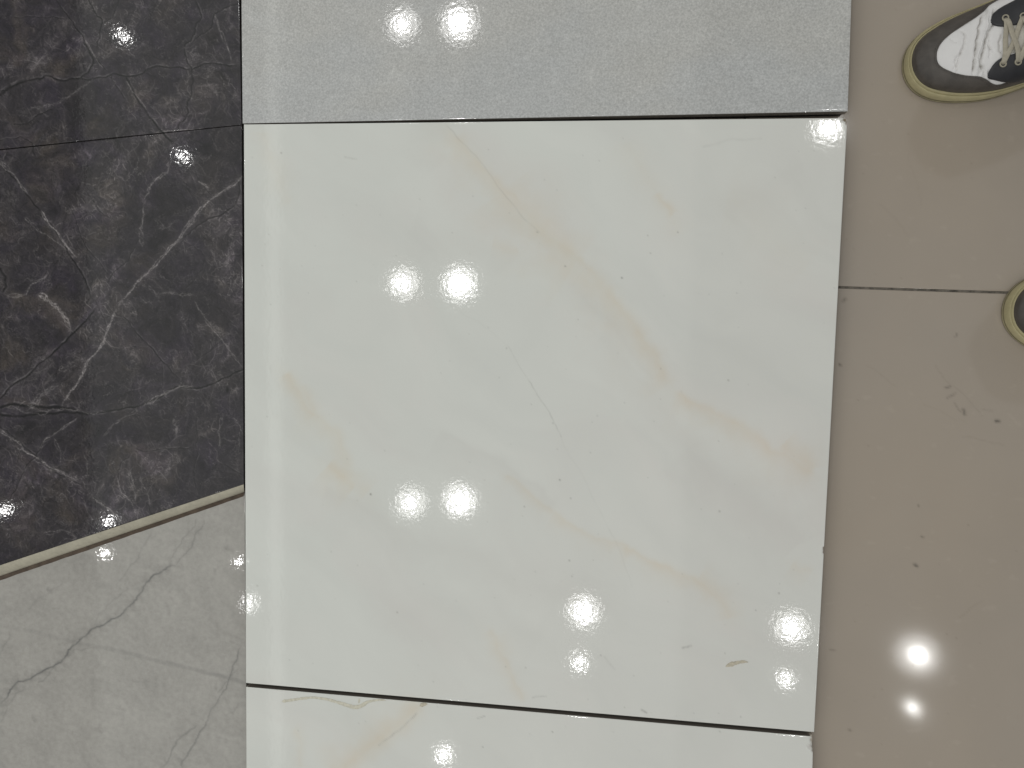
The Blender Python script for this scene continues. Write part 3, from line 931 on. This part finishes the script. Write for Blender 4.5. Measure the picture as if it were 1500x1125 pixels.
def crease(x, y):
    """folds across the vamp where the toes bend"""
    z = 0
    for pts, a, wd in (([(61, 20), (55, 11), (50.5, 0), (48, -9), (45, -20), (44.8, -33)], -2.4, .95), ([(69, 23), (65, 13), (61, 3), (55, -8), (50, -21), (47.5, -34)], -2.2, .9),
                       ([(65, 21.5), (59, 10), (54, -1.5), (50.5, -11), (47, -21), (46, -33)], 1.5, 1.0), ([(57, 17), (52, 8), (47, -4), (44, -14)], .9, 1.0),
                       ([(38, 9), (42, 3), (40, -3), (36, -10), (32, -15), (29, -24)], -1.6, .9), ([(41, -5), (36, -12), (33, -18), (31.5, -27)], -1.3, .8),
                       ([(40, 0), (37, -8), (33.5, -14), (30.5, -24)], .9, .9),
                       ([(68, -4), (65, -10), (64.5, -17), (66, -21)], -1.6, 1.0), ([(60, 3), (58, -8), (60, -18)], -.9, .9), ([(56, -8), (58, -14), (56, -22)], -.8, .8),
                       ([(63, 22), (60, 16), (59, 12)], -1.3, .9), ([(50, -24), (52, -30), (53, -36)], -1.4, 1.0), ([(55, -30), (57, -36), (58, -41)], -1.2, .9),
                       ([(30, 4), (33, 0), (36, -1)], -.7, .8)):
        ln = rough_line(pts, .06, np.random.RandomState(int(abs(pts[0][0]*7+pts[0][1]))), 3)
        i, d, s, t = stroke(np.ravel(x), np.ravel(y), ln, 6)
        k = np.zeros(np.size(x))
        if len(i):
            k[i] = a*np.exp(-(d/wd)**2)*sstep(-.02, .15, t)*sstep(1.02, .85, t)
        z = z + k.reshape(np.shape(x))
    return z


def patch(name, inner, outer, ks, lift, mat, root, z_in_drop=1.6, z_out_drop=None, extra=None):
    """a leather overlay between two curves given point by point; lies on the upper, with its own thickness"""
    n = len(inner); V = []; Fc = []
    inner = np.array(inner, float); outer = np.array(outer, float)
    rows = []
    rows.append((inner, -.4)); rows.append((inner, lift*.75))
    for k in ks:
        rows.append((inner+(outer-inner)*k, lift))
    rows.append((outer, lift*.75))
    rows.append((outer, -.4 if z_out_drop is None else z_out_drop))
    for q, l in rows:
        z = upper_z(q[:, 0], q[:, 1])+l
        if extra is not None: z = z+extra(q[:, 0], q[:, 1])
        V += [(x*SK, y*SK, k*1e-3) for (x, y), k in zip(q, z)]
    for r in range(len(rows)-1):
        for i in range(n-1):
            Fc.append((r*n+i, r*n+i+1, (r+1)*n+i+1, (r+1)*n+i))
    me = mesh_np(name, V, Fc)
    bm = bmesh.new(); bm.from_mesh(me); bmesh.ops.recalc_face_normals(bm, faces=bm.faces); bm.to_mesh(me); bm.free()
    return link(name, me, mat, root, True)


def curve(pts, n, sm=4):
    pts = np.array(pts, float)
    d = np.linalg.norm(np.diff(pts, axis=0), axis=1); cum = np.concatenate([[0], np.cumsum(d)])
    t = np.linspace(0, cum[-1], n)
    q = np.stack([np.interp(t, cum, pts[:, 0]), np.interp(t, cum, pts[:, 1])], 1)
    for _ in range(sm):
        q[1:-1] = .25*q[:-2]+.5*q[1:-1]+.25*q[2:]
    return q


def tube(bm_pts, rad, n=8, flat=1.0):
    """ribbon-like tube along 3-D points (mm)"""
    pts = np.array(bm_pts, float); V = []; Fc = []; m = len(pts)
    for i in range(m):
        t = pts[min(i+1, m-1)]-pts[max(i-1, 0)]; t /= np.linalg.norm(t)+1e-9
        s = np.cross(t, [0, 0, 1.]); s /= np.linalg.norm(s)+1e-9; u = np.cross(s, t)
        for k in range(n):
            a = 2*math.pi*k/n
            p = pts[i]+s*math.cos(a)*rad+u*math.sin(a)*rad*flat
            V.append((p[0]*SK, p[1]*SK, p[2]*1e-3))
    for i in range(m-1):
        for k in range(n):
            j = (k+1) % n
            Fc.append((i*n+k, i*n+j, (i+1)*n+j, (i+1)*n+k))
    Fc.append(tuple(range(n))[::-1]); Fc.append(tuple((m-1)*n+k for k in range(n)))
    return V, Fc


def leather(name, color, rough, bump, scale, mott=.12, mscale=60):
    return glaze(name, color, rough=rough, peel=bump, peel_scale=scale, mottle=[(mscale, mott, 5), (260, .06, 3)], grain=.06, grain_scale=1200)


mat_sole = glaze('yellowed_rubber', (.40, .355, .205), rough=.55, peel=6e-5, peel_scale=260, mottle=[(28, .16, 5), (150, .10, 4)])
mat_outsole = glaze('grimy_rubber', (.27, .235, .145), rough=.7, peel=8e-5, peel_scale=260, mottle=[(28, .25, 5), (200, .15, 4)])
mat_guard = leather('scuffed_grey_leather', (.064, .055, .047), .5, 8e-5, 330, .38, 70)
mat_white_l = glaze('white_leather', attr='tint', rough=.5, peel=5e-5, peel_scale=420, mottle=[(60, .04, 5)])
mat_black_l = leather('black_leather', (.016, .016, .019), .45, 6e-5, 420, .2, 70)
mat_lace = glaze('beige_lace', (.40, .365, .29), rough=.85, peel=1.5e-4, peel_scale=900, mottle=[(300, .15, 3)])
mat_metal = glaze('dull_eyelet', (.34, .31, .24), rough=.4, peel=0)
mat_tongue = leather('off_white_tongue', (.55, .52, .46), .7, 6e-5, 300, .1, 60)
mat_sock = glaze('dark_sock', (.03, .03, .035), rough=.95, peel=2e-4, peel_scale=700)


mat_cloth = glaze('dark_cloth', (.028, .030, .038), rough=.95, peel=3e-4, peel_scale=600)


def make_sneaker(label):
    root = bpy.data.objects.new('sneaker', None); C.objects.link(root)
    tag(root, label, 'shoe', 'pair of sneakers')
    # sole: grimy tread, rounded rubber wall, groove, thin foxing lip
    sole = link('sole', ring_mesh('sole', [(offs(OUT, -2.6), .4), (offs(OUT, -.8), 1.6), (offs(OUT, 0), 4.5), (offs(OUT, .2), 8), (offs(OUT, -.2), 11),
                                           (offs(OUT, -1.2*SF), 13.2), (offs(OUT, -2.3*SF), 14.4), (offs(OUT, -3.0*SF), 14.7), (offs(OUT, -3.3*SF), 13.0), (offs(OUT, -3.75*SF), 13.1),
                                           (offs(OUT, -4.0*SF), 16.2), (offs(OUT, -4.7*SF), 17.2), (offs(OUT, -5.7*SF), 17.4), (offs(OUT, -6.3*SF), 16.6), (offs(OUT, -9*SF), 16.0)]),
                mat_sole, root, True)
    link('tread', ring_mesh('tread', [(offs(OUT, -3.2), .05), (offs(OUT, .35), .5), (offs(OUT, .55), 2.6), (offs(OUT, .1), 3.4)], True, False), mat_outsole, sole, True)
    # vamp and quarters: one lofted upper, white in front, black behind
    def loft(name, x0, x1, nx, mat, zoff=0., cr=False, tip=False):
        s = np.linspace(0, 1, nx)
        xs = x0+(x1-x0)*(s**2 if tip else s)
        T = np.sin(np.linspace(-1, 1, 121)*math.pi/2)*(.965 if cr else 1)
        Xg = np.repeat(xs[:, None], 121, 1); yl, yr = sides(xs)
        Yg = (yl+yr)[:, None]/2 + T[None, :]*(yr-yl)[:, None]/2
        Zg = upper_z(Xg, Yg)+zoff
        if cr: cz = crease(Xg, Yg); Zg = Zg+cz*1.25
        V = np.stack([Xg.ravel()*SK, Yg.ravel()*SK, Zg.ravel()*1e-3], 1)
        a = (np.arange(nx-1)[:, None]*121+np.arange(120)[None, :]).ravel()
        me = mesh_np(name, V, np.stack([a, a+121, a+122, a+1], 1))
        if cr:                                        # crease shade painted into the folds by their depth, along with grime
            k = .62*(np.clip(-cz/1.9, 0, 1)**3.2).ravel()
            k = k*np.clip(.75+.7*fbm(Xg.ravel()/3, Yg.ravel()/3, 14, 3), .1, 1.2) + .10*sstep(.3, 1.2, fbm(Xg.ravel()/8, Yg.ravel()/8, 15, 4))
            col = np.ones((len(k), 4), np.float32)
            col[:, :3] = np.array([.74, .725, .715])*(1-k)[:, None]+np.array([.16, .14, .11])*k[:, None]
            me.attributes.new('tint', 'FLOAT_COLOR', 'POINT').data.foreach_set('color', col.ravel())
        return link(name, me, mat, root, True)
    loft('vamp', x_tip+1.2, 106, 300, mat_white_l, 0, True, True)
    # U-shaped mudguard round the toe
    inn = curve([(92, 30.5), (80, 29), (73, 27), (65.6, 24.3), (60.8, 20.1), (52.6, 15.9), (42.8, 12.1), (31.9, 7.7), (25.6, 4), (21.3, 0), (18.9, -4), (17.9, -8.4), (17.8, -12),
                 (18.8, -16), (22.3, -20.2), (29.5, -25.7), (37.8, -30), (48.8, -33.6), (54.4, -37.2), (58, -40.2), (62, -42.4), (66.5, -43), (72, -42.2), (80, -42), (92, -42)], 150, 2)
    on_f = []
    th = np.linspace(0, 1, 150)
    # matching points on the feather line, from the right side round the toe to the left side
    loopx = np.concatenate([_r[::-1], _l]); loopx = loopx[loopx[:, 0] < 96]
    out = curve(loopx, 150, 2)
    # keep a strip of guard between vamp and sole
    patch('mudguard', inn, out, np.linspace(.03, .99, 26), 1.0, mat_guard, root, z_out_drop=-1.5,
          extra=lambda x, y: .22*fbm(x/9, y/9, 5, 3)+.35*crease(x, y))
    # stitching along the mudguard
    for side, seq in ((1, inn[10:66]), (-1, inn[84:140])):
        pass
    stV, stF = [], []
    mid = inn+(out-inn)*np.clip(2.0/np.linalg.norm(out-inn, axis=1), 0, .5)[:, None]
    for i in range(4, 146, 2):
        z = upper_z(mid[i:i+2, 0], mid[i:i+2, 1])+1.45
        pts = [(mid[i, 0], mid[i, 1], z[0]), (mid[i, 0]*.35+mid[i+1, 0]*.65, mid[i, 1]*.35+mid[i+1, 1]*.65, z[0]*.35+z[1]*.65)]
        v, f = tube(pts, .28, 5); b0 = len(stV); stV += v; stF += [tuple(k+b0 for k in q) for q in f]
    link('stitching', mesh_np('stitching', stV, stF), mat_guard, root, True)
    # eyestays with eyelets
    e1o = curve([(54.6, -35.8), (56.5, -37.2), (60, -38.8), (67, -41.6), (76, -43.6), (86, -44), (96, -43.6), (125, -40)], 60, 2)
    e1i = curve([(54.4, -35), (55.2, -32), (57.3, -28.5), (60, -25.6), (64, -23.6), (73.6, -23), (86, -23), (125, -22)], 60, 2)
    e2o = curve([(61.6, 9), (62.8, 12), (64.9, 15.1), (68, 17), (72, 18.6), (81, 21), (92, 24), (125, 27)], 60, 2)
    e2i = curve([(61.4, 8.2), (61.7, 6.2), (64, 3.6), (68.1, 1.4), (76.5, -.2), (85, -1.4), (96, -2), (125, -2)], 60, 2)
    es = []
    for a, b in ((e1i, e1o), (e2i, e2o)):
        es.append(patch('eyestay', a, b, np.linspace(.06, .94, 10), 1.9, mat_black_l, root, extra=lambda x, y: .2*fbm(x/7, y/7, 9, 3)))
    rows = [((65.2, -28.8), (71.2, 7.6)), ((76.3, -30.2), (83.0, 4.8)), ((87, -30), (94, 4)), ((98, -29), (105, 4))]
    eyes = []
    for k, (pl, pr) in enumerate(rows):
        for es_i, p in ((0, pl), (1, pr)):
            z = float(upper_z(p[0], p[1]))+2.3
            V = []; Fc = []; n = 20; m = 8
            for i in range(n):
                a = 2*math.pi*i/n
                for j in range(m):
                    b = 2*math.pi*j/m
                    rr = 2.3+.65*math.cos(b)
                    V.append(((p[0]+rr*math.cos(a))*SK, (p[1]+rr*math.sin(a))*SK, (z+.65*math.sin(b))*1e-3))
            for i in range(n):
                for j in range(m):
                    Fc.append((i*m+j, ((i+1) % n)*m+j, ((i+1) % n)*m+(j+1) % m, i*m+(j+1) % m))
            link('eyelet', mesh_np('eyelet', V, Fc), mat_metal, es[es_i], True)
            eyes.append((p[0], p[1], z))
    # tongue between the eyestays
    tl = curve([(72, -22), (90, -22.6), (126, -22)], 20, 0); tr = curve([(74, 1), (90, -1), (126, -1.5)], 20, 0)
    patch('tongue', tl, tr, np.linspace(.1, .9, 8), .7, mat_tongue, root, extra=lambda x, y: 1.0*np.exp(-((y+11)/6)**2))
    # laces: one straight bar, then crossings
    pairs = [(0, 1, .6), (1, 2, 1.6), (3, 0, .9), (3, 4, 1.9), (5, 2, 1.2), (5, 6, 2.0), (7, 4, 1.4)]
    lv, lf = [], []
    for a, b, h in pairs:
        A = np.array(eyes[a]); B = np.array(eyes[b]); pts = []
        for t in np.linspace(0, 1, 15):
            p = A+(B-A)*t
            z = float(upper_z(p[0], p[1]))
            zz = max(z+2.6+h*math.sin(math.pi*t)**.6, p[2]-1.5)
            pts.append((p[0]+.4*math.sin(9*t+a), p[1], zz if 0 < t < 1 else p[2]-1.2))
        v, f = tube(pts, 2.1, 10, .36); b0 = len(lv); lv += v; lf += [tuple(k+b0 for k in q) for q in f]
    link('laces', mesh_np('laces', lv, lf), mat_lace, root, True)
    # black quarters, collar and the sock that fills it
    loft('quarter', 100, x_heel-.05, 90, mat_black_l, .9)
    V = []; Fc = []; n = 36
    for z, rx, ry, cx in ((50, 44, 24, 205), (66, 50, 27, 208), (78, 52, 28, 210), (80, 50, 26, 210), (78, 47, 24, 210)):
        for i in range(n):
            a = 2*math.pi*i/n
            V.append(((cx+rx*math.cos(a))*SK, (-3+ry*math.sin(a))*SK, (z-(6*math.sin(a)**2 if z > 60 else 0))*1e-3))
    Fc = [(r*n+i, r*n+(i+1) % n, (r+1)*n+(i+1) % n, (r+1)*n+i) for r in range(4) for i in range(n)]
    link('collar', mesh_np('collar', V, Fc), mat_black_l, root, True)
    V = []
    for z, rx, ry, cx in ((60, 46, 23, 209), (80, 45, 23, 211), (100, 42, 26, 214), (120, 40, 30, 216), (133, 36, 29, 216), (139, 26, 21, 216), (141, 8, 7, 216)):
        for i in range(n):
            a = 2*math.pi*i/n
            V.append(((cx+rx*math.cos(a))*SK, (-3+ry*math.sin(a))*SK, z*1e-3))
    Fc = [(r*n+i, r*n+(i+1) % n, (r+1)*n+(i+1) % n, (r+1)*n+i) for r in range(6) for i in range(n)]
    Fc.append(tuple(6*n+i for i in range(n)))
    link('sock', mesh_np('sock', V, Fc), mat_sock, root, True)
    V = []
    for z, rx, ry, cx in ((112, 68, 56, 212), (118, 70, 57, 212), (150, 66, 54, 214), (220, 64, 54, 217), (330, 68, 60, 221), (430, 74, 66, 224), (436, 60, 52, 224)):
        for i in range(n):
            a = 2*math.pi*i/n
            wv_ = 1+.05*math.sin(3*a+z*.05)+.03*math.sin(5*a-z*.09)
            V.append(((cx+rx*math.cos(a)*wv_)*SK, (-3+ry*math.sin(a)*wv_)*SK, z*1e-3))
    Fc = [(r*n+i, r*n+(i+1) % n, (r+1)*n+(i+1) % n, (r+1)*n+i) for r in range(6) for i in range(n)]
    Fc.append(tuple(6*n+i for i in range(n)))
    link('trouser_leg', mesh_np('trouser_leg', V, Fc), mat_cloth, root, True)
    return root


shoe = make_sneaker('worn white and grey sneaker with beige laces at the top right corner')
tip = P(1323.2, 89.6, .006)
A11 = math.radians(11.64)
shoe.location = tip.tolist()
shoe.rotation_euler = (0, 0, A11)


def copy_tree(o, parent, meshes):
    c = o.copy(); C.objects.link(c)
    if parent is not None: c.parent = parent
    if o.type == 'MESH':
        if o.data.name not in meshes:
            m = o.data.copy()
            n = len(m.vertices); co = np.empty(n*3, np.float32); m.vertices.foreach_get('co', co)
            co = co.reshape(-1, 3); co[:, 1] *= -1; m.vertices.foreach_set('co', co.ravel())
            m.flip_normals(); m.update()
            meshes[o.data.name] = m
        c.data = meshes[o.data.name]
    for ch in list(o.children):
        copy_tree(ch, c, meshes)
    return c


shoe2 = copy_tree(shoe, None, {})               # the other foot: mirrored meshes
shoe2['label'] = 'sneaker with only its yellowed rubber toe in view at the right edge'
tip2 = P(1472.6, 441, .006)
A2 = math.radians(-13)
shoe2.rotation_euler = (0, 0, A2)
off = Vector((-.0012*math.cos(A2)-.010*math.sin(A2)*-0, 0, 0))
# in the mirrored shoe the foremost point lies at local (-1.2, +10) mm
lp = np.array([-1.2*SK, 10*SK])
shoe2.location = (tip2[0]-(lp[0]*math.cos(A2)-lp[1]*math.sin(A2)), tip2[1]-(lp[0]*math.sin(A2)+lp[1]*math.cos(A2)), tip2[2])
for s in (shoe, shoe2):
    s.location.z = .0002
